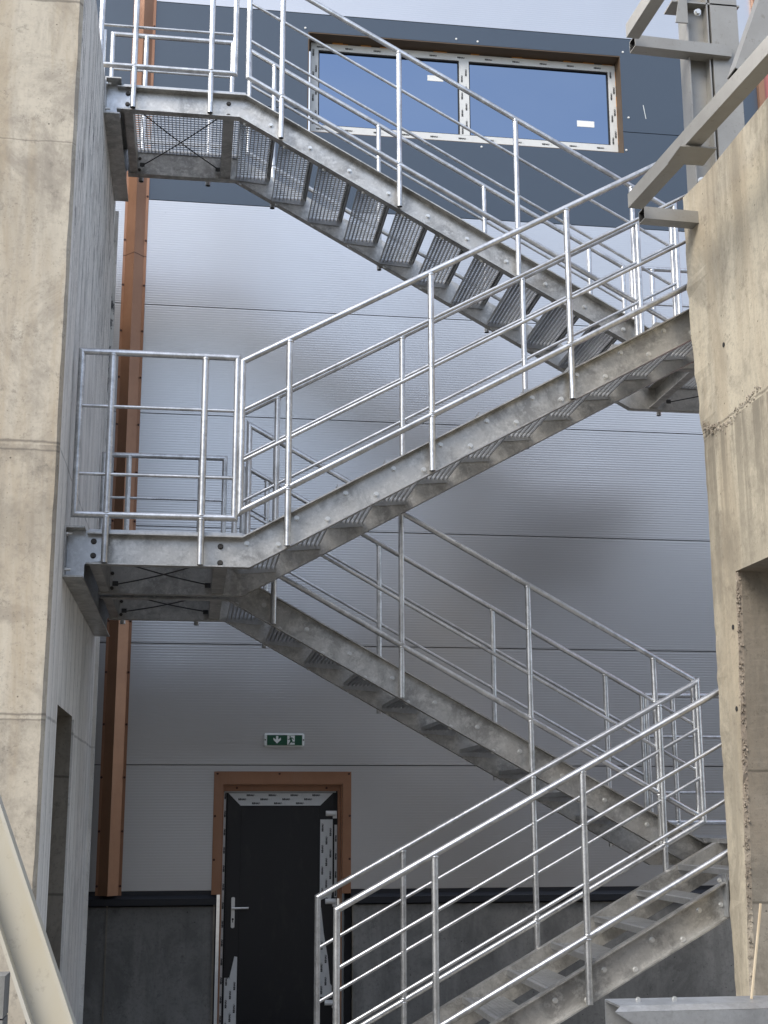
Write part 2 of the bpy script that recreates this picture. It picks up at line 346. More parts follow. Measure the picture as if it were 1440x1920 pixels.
def film_print(parent, rect, rot, y, size=.0215, pitch_=.19, row=.038, inside=None, limit=100):
    """rows of REHAU and pale symbols on a film strip; rect=(x0,x1,z0,z1)"""
    x0, x1, z0, z1 = rect; pl, pg = [], []; L_ = (x1-x0) if rot == 0 else (z1-z0); W_ = (z1-z0) if rot == 0 else (x1-x0)
    n = max(1, int(W_/row)); r_ = 0
    while r_ < n:
        s = .01+(r_*.075) % pitch_
        while s < L_-.06:
            c_ = (r_+.25)*W_/n
            for off, lst in ((0, pl), (.072, pg)):
                if s+off > L_-.06: continue
                if rot == 0: q = (x0+s+off, z0+c_, 0)
                else: q = (x0+c_+size*.7, z0+s+off, math.pi/2)
                if inside is None or (inside(q[0], q[1]) and inside(q[0]+(.06 if rot == 0 else 0), q[1]+(.06 if rot else .02))): lst.append(q)
            s += pitch_
        r_ += 1
    if pl: text_mesh('REHAU', size, M_ink, parent, pl, 'lettering', y, .0016)
    if pg: text_mesh('o :::', size, M_gink, parent, pg, 'pale_print', y, 0)

# window
D = .155
win = thing('strip_window', 'wide two pane window with film covered white frame set in the anthracite band', 'window')
bm = bmesh.new()
box(bm, WX0+.012, WX1-.006, WY+.0025, WY+.30, WZ1-.012, WZ1); box(bm, WX0, WX0+.012, WY+.002, WY+.30, WZ0, WZ1)
box(bm, WX1-.006, WX1, WY+.002, WY+.30, WZ0, WZ1); box(bm, WX0+.012, WX1-.006, WY+.0025, WY+.30, WZ0, WZ0+.008)
obj('reveal', bm, M_reveal, win)
fy = WY+D; fx0, fx1, fz0, fz1 = 1.030, 4.325, 9.174, 10.195; ft = .078; mxx = 2.66
bm = bmesh.new()
def mitre_frame(bm, x0, x1, z0, z1, t, y0, y1):
    prism(bm, [(x0, z1), (x1, z1), (x1-t, z1-t), (x0+t, z1-t)], y0, y1); prism(bm, [(x0, z0), (x0+t, z0+t), (x1-t, z0+t), (x1, z0)], y0, y1)
    prism(bm, [(x0, z0), (x0, z1), (x0+t, z1-t), (x0+t, z0+t)], y0+.0006, y1); prism(bm, [(x1, z0), (x1-t, z0+t), (x1-t, z1-t), (x1, z1)], y0+.0006, y1)
mitre_frame(bm, fx0, fx1, fz0, fz1, ft, fy, fy+.07); box(bm, mxx-.052, mxx+.052, fy-.002, fy+.06, fz0+ft, fz1-ft)
fr = obj('frame', bm, M_film, win)
film_print(fr, (fx0+.05, fx1-.05, fz1-ft+.012, fz1-.008), 0, fy-.0012, .024, .30, .03)
film_print(fr, (fx0+.05, fx1-.05, fz0+.014, fz0+ft-.01), 0, fy-.0012, .024, .30, .05)
film_print(fr, (mxx-.045, mxx+.045, fz0+ft, fz1-ft), 1, fy-.0032, .024, .20, .035)
film_print(fr, (fx0+.008, fx0+ft-.01, fz0+ft, fz1-ft), 1, fy-.0012, .024, .26, .03)
film_print(fr, (fx1-ft+.01, fx1-.006, fz0+ft, fz1-ft), 1, fy-.0012, .024, .26, .03)
bm = bmesh.new(); mitre_frame(bm, fx0+ft, mxx-.052, fz0+ft, fz1-ft, .012, fy+.012, fy+.05); mitre_frame(bm, mxx+.052, fx1-ft, fz0+ft, fz1-ft, .012, fy+.012, fy+.05)
obj('gasket', bm, M_blk2, win)
for a, b in ((fx0+ft, mxx-.052), (mxx+.052, fx1-ft)):
    bm = bmesh.new(); box(bm, a+.01, b-.01, fy+.03, fy+.045, fz0+ft+.01, fz1-ft-.01); pane = obj('pane', bm, M_glass, win)
    if a < 1.5: s0, s1, s2, s3 = 2.27, 2.44, 9.87, 9.935
    else: s0, s1, s2, s3 = 3.89, 4.08, 9.46, 9.53
    bm = bmesh.new(); box(bm, s0, s1, fy+.027, fy+.0295, s2, s3); st = obj('sticker', bm, M_white, pane)
bm = bmesh.new()
random.seed(3)
x = fx0+.1
while x < fx1-.05:      # foam squeezed out above the frame
    l = random.uniform(.02, .16)
    if random.random() < (.25 if x < 2.7 else .6): box(bm, x, x+l, fy-.006+random.uniform(0, .01), fy+.05, fz1-.001, fz1+random.uniform(.006, .016))
    x += l
z = fz0
while z < fz1:
    l = random.uniform(.03, .12)
    if random.random() < .7: box(bm, fx1-.001, fx1+random.uniform(.006, .014), fy-.004+random.uniform(0, .01), fy+.05, z, z+l)
    z += l
obj('foam_bead', bm, M_foam, win)

# copper trim hat profile
tr = thing('copper_wall_trim', 'full height copper brown folded trim on the silver cladding beside the concrete tower', 'trim')
bm = bmesh.new(); y = WY
prof = [(-.802, y-.006), (-.778, y-.006), (-.690, y-.105), (-.602, y-.006), (-.575, y-.006), (-.575, y-.0015), (-.802, y-.0015)]
prismz(bm, prof, 1.60, 13.7); obj('profile', bm, M_copper, tr)
bolts(tr, [(x, WY-.006, 1.68+.47*k) for k in range(20) for x in (-.790, -.588)], M_cuscrew, .008, -1, 'screw')
for zz in (7.62,):
    bm = bmesh.new(); prismz(bm, [(a, b-.0015 if b < y-.002 else b) for a, b in prof], zz, zz+.006); obj('lap_joint', bm, M_cuscrew, tr)

# door
door = thing('black_side_door', 'black door with half peeled printed film in a copper brown surround at the foot of the wall', 'door')
bm = bmesh.new(); X0, X1, ZT = .212, 1.457, 2.672
prism(bm, [(X0, ZT), (X1, ZT), (DX1, DZ), (DX0, DZ)], WY-.030, WY+.004)
prism(bm, [(X0, 1.60), (X0, ZT), (DX0, DZ), (DX0, 1.60)], WY-.0295, WY+.004)
prism(bm, [(X1, 1.60), (DX1, 1.60), (DX1, DZ), (X1, ZT)], WY-.0295, WY+.004)
for a, b in ((X0-.002, X0+.018), (X1-.018, X1+.002)): box(bm, a, b, WY-.012, WY-.001, 1.60, ZT+.002)
box(bm, X0+.018, X1-.018, WY-.036, WY-.0302, ZT-.012, ZT+.002)
obj('surround', bm, M_copper, door)
DY = WY+.10
bm = bmesh.new()
box(bm, DX0, DX0+.012, WY+.004, DY+.05, .35, DZ); box(bm, DX1-.012, DX1, WY+.004, DY+.05, .35, DZ); box(bm, DX0+.012, DX1-.012, WY+.004, DY+.05, DZ-.012, DZ)
box(bm, DX0+.012, DX1-.012, DY-.022, DY+.04, 2.502, DZ-.013); box(bm, 1.345, DX1-.012, DY-.0215, DY+.04, 1.55, 2.502)
obj('reveal', bm, M_copper, door)
bolts(door, [(x, WY-.030, z) for x, z in ((.24, 2.655), (.80, 2.655), (1.435, 2.655), (.226, 2.28), (1.444, 2.28), (.226, 1.9), (1.444, 1.9))] + [(x, DY-.022, 2.53) for x in (.42, 1.24)], M_cuscrew, .008, -1, 'screw')
bm = bmesh.new(); box(bm, DX0+.012, 1.345, DY, DY+.04, .37, 2.502); leaf = obj('leaf', bm, M_blk2, door)
bm = bmesh.new(); box(bm, .342, 1.305, DY-.018, DY-.0005, .38, 2.486); obj('stiles', bm, M_black, leaf)
bm = bmesh.new()
mitre_frame(bm, .462, 1.180, .52, 2.368, .006, DY-.0215, DY-.0181); obj('glazing_bead', bm, M_blk2, leaf)
bm = bmesh.new(); box(bm, .470, 1.172, DY-.0205, DY-.0182, .53, 2.360); obj('infill', bm, M_black, leaf)
F = DY-.0195
def film(pts, name='film'):
    bm = bmesh.new(); prism(bm, pts, F, F+.0012); return obj(name, bm, M_film, leaf)
f1 = film([(.345, 2.484), (1.300, 2.484), (1.184, 2.372), (.458, 2.372)])
film_print(f1, (.35, 1.30, 2.376, 2.484), 0, F-.0006, .0215, .20, .034, lambda x, z: .458-(z-2.372)*1.0+.01 < x < 1.184+(z-2.372)*1.0-.01)
f2 = film([(1.186, 2.248), (1.300, 2.248), (1.300, 1.62), (1.286, 1.535), (1.25, 1.56), (1.20, 1.54), (1.186, 1.56)])
film_print(f2, (1.19, 1.30, 1.56, 2.25), 1, F-.0006, .0215, .19, .035)
f3 = film([(1.186, 1.50), (1.20, 1.47), (1.225, 1.25), (1.262, 1.05), (1.285, .82), (1.300, .80), (1.300, .70), (1.186, .71)])
film_print(f3, (1.19, 1.30, .72, 1.5), 1, F-.0006, .0215, .19, .035, lambda x, z: x < 1.19+(1.5-z)*.16)
f4 = film([(.345, .42), (.345, .885), (.365, .885), (.372, .875), (.380, .89), (.388, .875), (.40, .93), (.418, 1.01), (.430, 1.065), (.455, 1.06), (.455, .42)])
film_print(f4, (.345, .455, .43, .9), 1, F-.0006, .0215, .19, .035)
for a, b, z0, z1 in ((.305, .326, .5, 2.49), (1.318, 1.342, 1.56, 2.20), (.31, 1.33, 2.4885, 2.5005)):
    bm = bmesh.new(); box(bm, a, b, DY-.0045, DY-.0005, z0, z1); o = obj('frame_film', bm, M_film, door)
    if z1-z0 > .5: film_print(o, (a, b, z0, z1), 1, DY-.0051, .018, .16, .03)
    bm = None
for z in (2.302, 1.527, .66):
    bm = bmesh.new(); tube(bm, [(1.235, DY-.035, z), (1.325, DY-.035, z)], .024); box(bm, 1.30, 1.336, DY-.036, DY-.001, z-.045, z+.022); obj('hinge', bm, M_white, door, True)
bm = bmesh.new(); pts = []
for k in range(9): a = math.pi*k/8; pts.append((.408+.016*math.cos(a), 1.560+.012*math.sin(a)))
for k in range(9): a = math.pi+math.pi*k/8; pts.append((.408+.016*math.cos(a), 1.318+.012*math.sin(a)))
prism(bm, pts, DY-.030, DY-.018); hp = obj('handle_plate', bm, M_handle, door)
bm = bmesh.new(); tube(bm, [(.405, DY-.03, 1.478), (.405, DY-.078, 1.478)], .011); tube(bm, [(.398, DY-.075, 1.478), (.545, DY-.075, 1.480)], .0095); obj('lever', bm, M_handle, hp, True)
bm = bmesh.new(); tube(bm, [(.408, DY-.034, 1.383), (.408, DY-.029, 1.383)], .009); box(bm, .4045, .4115, DY-.033, DY-.029, 1.355, 1.378); obj('keyhole', bm, M_blk2, hp)

# emergency exit sign
sg = thing('exit_sign', 'green and white emergency exit box with down arrow and running figure above the door', 'sign')
sx0, sx1, sz0, sz1 = .650, 1.022, 2.897, 3.018
bm = bmesh.new(); box(bm, sx0, sx1, WY-.052, WY-.0005, sz0, sz1); bmesh.ops.bevel(bm, geom=bm.edges[:], offset=.010, segments=3, affect='EDGES'); obj('housing', bm, M_signw, sg, True)
bm = bmesh.new(); box(bm, sx0+.030, sx1-.022, WY-.0545, WY-.052, sz0+.012, sz1-.017); obj('panel', bm, M_green, sg)
px = (sx1-sx0-.052)/877.; gx = lambda u: sx0+.030+(u-270)*px; gz = lambda v: sz1-.017-(v-200)*(sz1-sz0-.029)/295.
def poly(pts, y0, mat, name, par=sg):
    bm = bmesh.new(); prism(bm, [(gx(u), gz(v)) for u, v in pts], WY-y0-.0008, WY-y0); return obj(name, bm, mat, par)
poly([(492, 225), (548, 225), (548, 335), (612, 275), (612, 340), (520, 445), (428, 340), (428, 275), (492, 335)], .0546, M_signw, 'arrow')
poly([(775, 210), (962, 210), (962, 478), (775, 478)], .0546, M_signw, 'doorway')
bm = bmesh.new()
def seg(u0, v0, u1, v1, wd):
    a = Vector((gx(u0), gz(v0))); b = Vector((gx(u1), gz(v1))); d = (b-a).normalized(); n_ = Vector((-d.y, d.x))*wd*px/2; global _sy; _sy += .00012
    prism(bm, [tuple(a+n_), tuple(b+n_), tuple(b-n_), tuple(a-n_)], WY-.0564-_sy, WY-.0556)
_sy = 0
prism(bm, [(gx(845)+.0065*math.cos(k*math.pi/5), gz(250)+.0065*math.sin(k*math.pi/5)) for k in range(10)], WY-.0563, WY-.0555)
for s_ in ((850, 275, 880, 375, 50), (845, 285, 905, 285, 26), (905, 285, 940, 330, 18), (850, 285, 820, 330, 20), (820, 330, 785, 318, 16), (872, 360, 845, 420, 32), (845, 410, 812, 470, 26), (880, 360, 895, 400, 34), (890, 405, 985, 405, 26)): seg(*s_)
obj('running_figure', bm, M_green, sg)
bolts(sg, [(sx0+.013, WY-.052, (sz0+sz1)/2), (sx1-.010, WY-.052, (sz0+sz1)/2)], M_dbolt, .005, -1, 'screw')

# ------------------------------------------------------------------ concrete tower on the left
TX = -.813; TT = 7.865
tow = thing('concrete_tower', 'rough cast concrete tower block along the left edge carrying the landings', 'tower')
def bumpy(lo, hi, n, amp): return [lo+(hi-lo)*k/n for k in range(n+1)], [random.uniform(-amp, amp) for _ in range(n+1)]
bm = bmesh.new()
yF, yBk = 7.72, 11.30; oy0, oy1, oz = 8.374, 9.408, 2.950
random.seed(11)
zs = sorted(set([.35, oz, TT]+[.35+(TT-.35)*k/70 for k in range(1, 70)]))
front, corner, ent = [], [], []
for z in zs:
    j = random.uniform(-.0025, .0025)
    front.append((bm.verts.new((-6, yF, z)), bm.verts.new((TX-.02+j, yF, z)), bm.verts.new((TX, yF+.03+j, z))))
for i in range(len(zs)-1):
    a, b = front[i], front[i+1]
    bm.faces.new((a[0], a[1], b[1], b[0])).material_index = 0
    bm.faces.new((a[1], a[2], b[2], b[1])).material_index = 0
# side face with the door opening
def quad(p, mi=1): f = bm.faces.new([bm.verts.new(q) for q in p]); f.material_index = mi
yj = yF+.03
for i in range(len(zs)-1):
    z0, z1 = zs[i], zs[i+1]; q = [front[i][2], bm.verts.new((TX, oy0, z0)), bm.verts.new((TX, oy0, z1)), front[i+1][2]]
    bm.faces.new(q).material_index = 1
quad([(TX, oy0, oz), (TX, oy1, oz), (TX, oy1, TT), (TX, oy0, TT)]); quad([(TX, oy1, .35), (TX, yBk, .35), (TX, yBk, TT), (TX, oy1, TT)])
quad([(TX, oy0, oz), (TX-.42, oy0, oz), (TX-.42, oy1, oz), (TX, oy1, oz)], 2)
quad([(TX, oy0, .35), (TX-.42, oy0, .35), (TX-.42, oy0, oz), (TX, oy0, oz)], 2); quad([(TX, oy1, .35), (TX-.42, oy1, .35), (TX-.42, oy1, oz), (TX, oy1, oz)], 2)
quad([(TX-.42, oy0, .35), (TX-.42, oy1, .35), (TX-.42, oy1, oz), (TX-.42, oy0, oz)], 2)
quad([(-6, yF, TT), (TX, yj, TT), (TX, yBk, TT), (-6, yBk, TT)], 0); quad([(TX, yBk, .35), (-6, yBk, .35), (-6, yBk, TT), (TX, yBk, TT)], 1)
quad([(-6, yF, .35), (-6, yBk, .35), (-6, yBk, TT), (-6, yF, TT)], 0)
me = bpy.data.meshes.new('shell'); bm.to_mesh(me); bm.free()
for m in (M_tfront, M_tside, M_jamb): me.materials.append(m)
link(bpy.data.objects.new('shell', me), tow)
bm = bmesh.new(); box(bm, TX+.0005, TX+.012, oy1+.002, oy1+.10, .36, oz-.02); obj('rendered_jamb', bm, M_tside, tow)
bm = bmesh.new(); box(bm, TX-.004, TX+.03, yBk+.001, yBk+.03, .35, TT-.3); obj('edge_board', bm, M_tside, tow)

# ------------------------------------------------------------------ concrete wall on the right
RX, RT = 3.298, 6.47
rw = thing('concrete_wall', 'tan cast concrete wall with a rough pour joint, hiding the right ends of the stairs', 'wall')
bm = bmesh.new(); random.seed(5); oz = 3.755; T = .62
zs = sorted(set([.35, oz]+[.35+(RT-.35)*k/90 for k in range(91)]))
rows = []
for z in zs:
    j = random.gauss(0, .0016) - (.009 if random.random() < .06 else 0); t = max(0, min(1, (oz-z)/(oz-.35))); jy = 7.75+.24*t+random.gauss(0, .004)
    rows.append(dict(z=z, fe=bm.verts.new((RX+.028-.055*max(0, min(1, (z-4.7)/.8))+j, 8.205, z)), ch=bm.verts.new((RX, 7.90+.06*(z < 4.7), z)), jm=bm.verts.new((RX, min(jy, 7.93), z)), ji=bm.verts.new((RX+.035, min(7.75+.24*t, 7.93)-.004, z)),
                     jb=bm.verts.new((RX+T, 7.80, z)), bk=bm.verts.new((RX+T, 8.205, z)), nr=bm.verts.new((RX, 5.3, z)), nb=bm.verts.new((RX+T, 5.3, z))))
for a, b in zip(rows, rows[1:]):
    def q4(k0, k1, mi): bm.faces.new((a[k0], a[k1], b[k1], b[k0])).material_index = mi
    q4('fe', 'ch', 0); q4('ch', 'jm', 0); q4('bk', 'fe', 0)
    if a['z'] >= oz-1e-6: q4('jm', 'nr', 0); q4('nr', 'nb', 0)
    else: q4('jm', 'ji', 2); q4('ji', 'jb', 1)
    if a['z'] >= oz-1e-6: q4('jb', 'bk', 0); q4('nb', 'jb', 0)
    else: q4('jb', 'bk', 0)
k0 = [r_ for r_ in rows if r_['z'] >= oz-1e-6][0]
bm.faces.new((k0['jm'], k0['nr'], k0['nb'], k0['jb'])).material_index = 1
r1_ = rows[-1]; bm.faces.new((r1_['fe'], r1_['ch'], r1_['jm'], r1_['nr'], r1_['nb'], r1_['bk'])).material_index = 0
me = bpy.data.meshes.new('shell'); bm.normal_update(); bm.to_mesh(me); bm.free()
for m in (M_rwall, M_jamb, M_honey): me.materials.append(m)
link(bpy.data.objects.new('shell', me), rw)
# honeycombed pour joint, a ragged line of exposed stones
bm = bmesh.new(); random.seed(9)
def stone(bm, c, r_):
    vs = bmesh.ops.create_icosphere(bm, subdivisions=1, radius=r_)['verts']
    for v in vs: v.co = Vector((v.co.x*.45, v.co.y*random.uniform(.7, 1.5), v.co.z*random.uniform(.6, 1.1)))+Vector(c)+Vector([random.uniform(-.25, .25)*r_ for _ in range(3)])
for k in range(150):
    y = 8.14-random.random()**1.2*.95; stone(bm, (RX-.001, y, 4.80-.10*(8.14-y)-.06*math.sin((8.14-y)*5)+random.gauss(0, .018)), random.uniform(.005, .013))
for k in range(320):
    z = random.uniform(1.3, 3.75); t = (oz-z)/(oz-.35); stone(bm, (RX+random.uniform(0, .03), min(7.75+.24*t, 7.93)+random.gauss(0, .006), z), random.uniform(.005, .012))
obj('exposed_stones', bm, M_honey, rw)
bm = bmesh.new()
for y, z in ((7.84, 3.42), (7.86, 2.92), (7.72, 5.22)): tube(bm, [(RX-.004, y, z), (RX+.02, y, z)], .016)
obj('tie_hole', bm, M_inside, rw)

# ------------------------------------------------------------------ galvanised staircase
A, B, Bp, C = 8.30, 9.50, 9.64, 10.79
SL = .555; TH = .2; FW = .062; FT = .0085; DV = TH*math.sqrt(1+SL*SL)
Z1, ZR1, Z2, ZR2 = 4.009, 2.090, 7.850, 5.930
XL, XRr = .28, 3.74
def channel(parent, name, top, bot, lip, web, ends_plate=False):
    """channel beam: outline top[], bot[] (x,z) lists left to right; lip and web are y positions of flange lip and web face"""
    s = 1 if web > lip else -1; wt = .0075; bm = bmesh.new()
    def offs(line, d):
        out = []
        for i, (x, z) in enumerate(line):
            if 0 < i < len(line)-1:
                a = math.atan2(line[i][1]-line[i-1][1], line[i][0]-line[i-1][0]); b = math.atan2(line[i+1][1]-z, line[i+1][0]-x); m = (a+b)/2
                k = d/math.cos((b-a)/2); out.append((x-math.sin(m)*k, z+math.cos(m)*k))
            else:
                j = (i, i+1) if i == 0 else (i-1, i); a = math.atan2(line[j[1]][1]-line[j[0]][1], line[j[1]][0]-line[j[0]][0]); out.append((x, z+d/math.cos(a)))
        return out
    ti, bi = offs(top, -FT), offs(bot, FT)
    y0, y1 = sorted((lip, web+s*wt))
    prism(bm, top+ti[::-1], y0, y1); prism(bm, bi+bot[::-1], y0, y1)
    w0, w1 = sorted((web, web+s*(wt-.0004))); prism(bm, ti+bi[::-1], w0, w1)
    return obj(name, bm, M_beam, parent)
def sl_line(x0, z0, s, xs): return [(x, z0+s*(x-x0)) for x in xs]
TRL = {}
def tread_mesh(y0, y1, nose):
    """nose=+1: nosing at +x side"""
    bm = bmesh.new(); wd = .292; n = 10
    for k in range(n):
        x = .006+k*(wd-.012)/(n-1); box(bm, x-.0030, x+.0030, y0+.006, y1-.006, -.028, 0)
    y = y0+.03
    while y < y1-.02: box(bm, .004, wd-.004, y-.0050, y+.0050, -.0065, .0012); y += .036
    for ya, yb in ((y0, y0+.0055), (y1-.0055, y1)): prism(bm, [(0, .002), (wd, .002), (wd, -.050), (wd-.02, -.070 if nose > 0 else -.050), (wd*.5, -.062), (.02, -.050 if nose > 0 else -.070), (0, -.050)], ya, yb)
    xa, xb = (wd, wd+.006) if nose > 0 else (-.006, 0)
    box(bm, xa, xb, y0+.002, y1-.002, -.032, .004)
    xa, xb = (wd-.028, wd) if nose > 0 else (0, .028)
    box(bm, xa, xb, y0+.007, y1-.007, .0013, .0055)
    return bm
def flight(name, label, lane, x0, z0, x1, z1, treads, knee0=True, knee1=True):
    """lane = (front lip, back lip). stringers between (x0,z0) and (x1,z1) on top edge, with level knees inside the landings"""
    t = thing(name, label, 'stair flight', group='flights of the galvanised staircase')
    f, b = lane; up_ = z1 > z0; s = (z1-z0)/(x1-x0); dv = TH*math.sqrt(1+s*s); k = dv-TH
    # level landing / sloped kinks: bottom kink shifted so that the depth stays even
    sh = TH*math.tan(math.atan(abs(s))/2)
    if up_: topl = [(x0, z0), (x1, z1)]; botl = [(x0+sh*.9, z0-TH), (x1+sh*.9, z1-TH)]
    else: topl = [(x0, z0), (x1, z1)]; botl = [(x0-sh*.9, z0-TH), (x1-sh*.9, z1-TH)]
    if not knee0: botl[0] = (x0, z0-dv)
    sts = [channel(t, 'stringer', topl, botl, f, f+FW), channel(t, 'stringer', topl, botl, b, b-FW)]
    key = (lane, up_)
    for (nx, nz) in treads:
        if key not in TRL:
            o = obj('tread', tread_mesh(f+FW+.010, b-FW-.010, 1 if not up_ else -1), M_grate, t); TRL[key] = o; o.location = (nx, 0, nz)
        else: copy(TRL[key], t, (nx, 0, nz))
    bl = [(nx+d, f+FW, nz-.062) for nx, nz in treads for d in (.045, .245)]
    bolts(sts[0], bl)
    bolts(sts[1], [(x, b-FW, z) for x, y, z in bl], None, .0135, 1)
    return t
LF, LB = (A, B), (Bp, C)
tr3 = [(.265+.3145*k, Z1+.025+.1745*k) for k in range(11)]
tr4 = [(.235+.3145*k, Z2-.005-.1745*(k+1)+.02) for k in range(10)]
tr2 = [(.250+.3145*k, Z1-.005-.1745*(k+1)+.02) for k in range(10)]
S1 = .537; F1x0 = .72
tr1 = [(3.449-.3145*k, 1.938-.1725*k) for k in range(9)]
fl1 = flight('stair_flight', 'lowest flight climbing right from the ground, in front of the dark plinth', LF, F1x0, ZR1-S1*(XRr-F1x0), XRr, ZR1, tr1, knee0=False)
fl2 = flight('stair_flight', 'rear flight dropping right from the lower left landing to the lower right one', LB, XL, Z1, XRr, ZR1, tr2)
fl3 = flight('stair_flight', 'front flight climbing right across the middle from the lower left landing', LF, XL, Z1, XRr, ZR2, tr3)
fl4 = flight('stair_flight', 'topmost flight dropping right below the strip window, its tread undersides in full view', LB, XL, Z2, XRr, ZR2, tr4)
bm = bmesh.new()
for y in (A+.03, B-.03): box(bm, F1x0-.08, F1x0+.12, y-.07, y+.07, .35, .362)
for y0, y1 in ((A, A+FW), (B-FW, B)): box(bm, F1x0-.02, F1x0+.06, y0, y1, .362, ZR1-S1*(XRr-F1x0)-.02)
obj('foot_plate', bm, M_plate, fl1)
bm = bmesh.new(); box(bm, 3.342, 3.352, A-.012, A+FW-.0005, 1.665, 1.925); obj('end_plate', bm, M_plate, fl1)
bolts(fl1, [(3.325, A+FW, z) for z in (1.885, 1.735)], None, .012)

def landing(name, label, x0, x1, ys, z, braces, stubs, outer):
    """ys: list of (lip, web) beams; outer: (y0,y1) of grating"""
    t = thing(name, label, 'landing', group='landings of the galvanised staircase')
    for lip, webf, xs in ys:
        xk = xs
        channel(t, 'edge_beam', [(xk[0], z), (xk[1], z)], [(xk[0], z-TH), (xk[2], z-TH)], lip, webf)
    y0, y1 = outer; bm = bmesh.new(); xa, xb = x0+.01, x1-.01; ya, yb = y0+FW+.012, y1-FW-.012
    y = ya+.015
    n = int((xb-xa)/.030)
    for k in range(n+1): x = xa+k*(xb-xa)/n; box(bm, x-.0022, x+.0022, ya+.005, yb-.005, z-.002, z+.028)
    y = ya+.03
    while y < yb: box(bm, xa, xb, y-.0035, y+.0035, z+.0205, z+.0292); y += .038
    box(bm, xa-.005, xb+.005, ya, ya+.005, z-.003, z+.031); box(bm, xa-.005, xb+.005, yb-.005, yb, z-.003, z+.031)
    box(bm, x0, xb+.006, y0+.004, y0+FW+.011, z+.0006, z+.010); box(bm, x0+.01, xb+.006, y0+.016, y0+FW+.011, z+.0104, z+.022)
    obj('grating', bm, M_grate, t)
    return t
def cross_channel(t, x0, x1, y0, y1, z):
    bm = bmesh.new(); box(bm, x0, x1, y0, y1, z-TH+FT+.001, z-TH+FT+.009); box(bm, x0, x1, y0, y1, z-FT-.009, z-FT-.001); box(bm, x1-.007, x1, y0+.0004, y1-.0004, z-TH+FT+.0092, z-FT-.0092)
    return obj('cross_beam', bm, M_beam, t)
def xbrace(t, x0, x1, y0, y1, z):
    for (a, b), dz in ((((x0, y0), (x1, y1)), 0), (((x0, y1), (x1, y0)), -.012)):
        bm = bmesh.new(); m = [(a[0]+(b[0]-a[0])*k/8, a[1]+(b[1]-a[1])*k/8, z+dz-.012*math.sin(math.pi*k/8)) for k in range(9)]; tube(bm, m, .0048, seg=8); obj('brace_rod', bm, M_rod, t)
    for a in ((x0, y0), (x0, y1), (x1, y0), (x1, y1)):
        bm = bmesh.new(); box(bm, a[0]-.02, a[0]+.02, a[1]-.004, a[1]+.004, z-.022, z+.012); box(bm, a[0]-.008, a[0]+.008, a[1]-.014, a[1]+.014, z-.02, z-.004); obj('rod_lug', bm, M_rod, t)
sh = TH*math.tan(math.atan(SL)/2)*.9
l1 = landing('stair_landing', 'lower left landing bolted to the tower, double width with two flights leaving it', -.68, XL,
             [(A, A+FW, (-.68, XL, XL+sh)), (B, B-FW, (-.68, XL, XL+sh)), (Bp, Bp+FW, (-.68, XL, XL-sh)), (C, C-FW, (-.68, XL, XL-sh))], Z1, None, None, (A, B))
# second grating for the rear lane
def extra_grating(t, x0, x1, y0, y1, z):
    bm = bmesh.new(); n = int((x1-x0)/.03)
    for k in range(n+1): x = x0+k*(x1-x0)/n; box(bm, x-.0022, x+.0022, y0+.005, y1-.005, z-.002, z+.028)
    y = y0+.03
    while y < y1: box(bm, x0, x1, y-.0035, y+.0035, z+.0205, z+.0292); y += .038
    box(bm, x0-.005, x1+.005, y0, y0+.005, z-.003, z+.031); box(bm, x0-.005, x1+.005, y1-.005, y1, z-.003, z+.031)
    return obj('grating', bm, M_grate, t)
extra_grating(l1, -.67, XL-.01, Bp+FW+.012, C-FW-.012, Z1)
extra_grating(l1, -.67, XL-.01, B-FW+.0, Bp+FW-.0, Z1+.002)
for y0, y1 in ((A+FW+.008, B-FW-.008), (Bp+FW+.008, C-FW-.008)):
    cross_channel(l1, .105, .19, y0, y1, Z1); cross_channel(l1, -.665, -.60, y0, y1, Z1); xbrace(l1, -.56, .08, y0+.05, y1-.05, Z1-.135)
bolts(l1, [(.145, A+FW, Z1-.06), (.145, A+FW, Z1-.165)], M_dbolt, .014)
bolts(l1, [(-.585, B-FW-.0, Z1-.06), (-.585, B-FW, Z1-.165), (-.585, C-FW, Z1-.06), (-.585, C-FW, Z1-.165)], M_dbolt, .014)
l2 = landing('stair_landing', 'top left landing reaching the flat top of the tower, crossed by thin brace rods', -.68, XL,
             [(Bp, Bp+FW, (-.72, XL, XL-sh)), (C, C-FW, (-.68, XL, XL-sh))], Z2, None, None, (Bp, C))
y0, y1 = Bp+FW+.008, C-FW-.008
cross_channel(l2, .105, .19, y0, y1, Z2); cross_channel(l2, -.665, -.60, y0, y1, Z2); xbrace(l2, -.56, .08, y0+.05, y1-.05, Z2-.135)
bolts(l2, [(.145, Bp+FW, Z2-.06), (.145, Bp+FW, Z2-.165), (-.585, C-FW, Z2-.06), (-.585, C-FW, Z2-.165)], M_dbolt, .014)
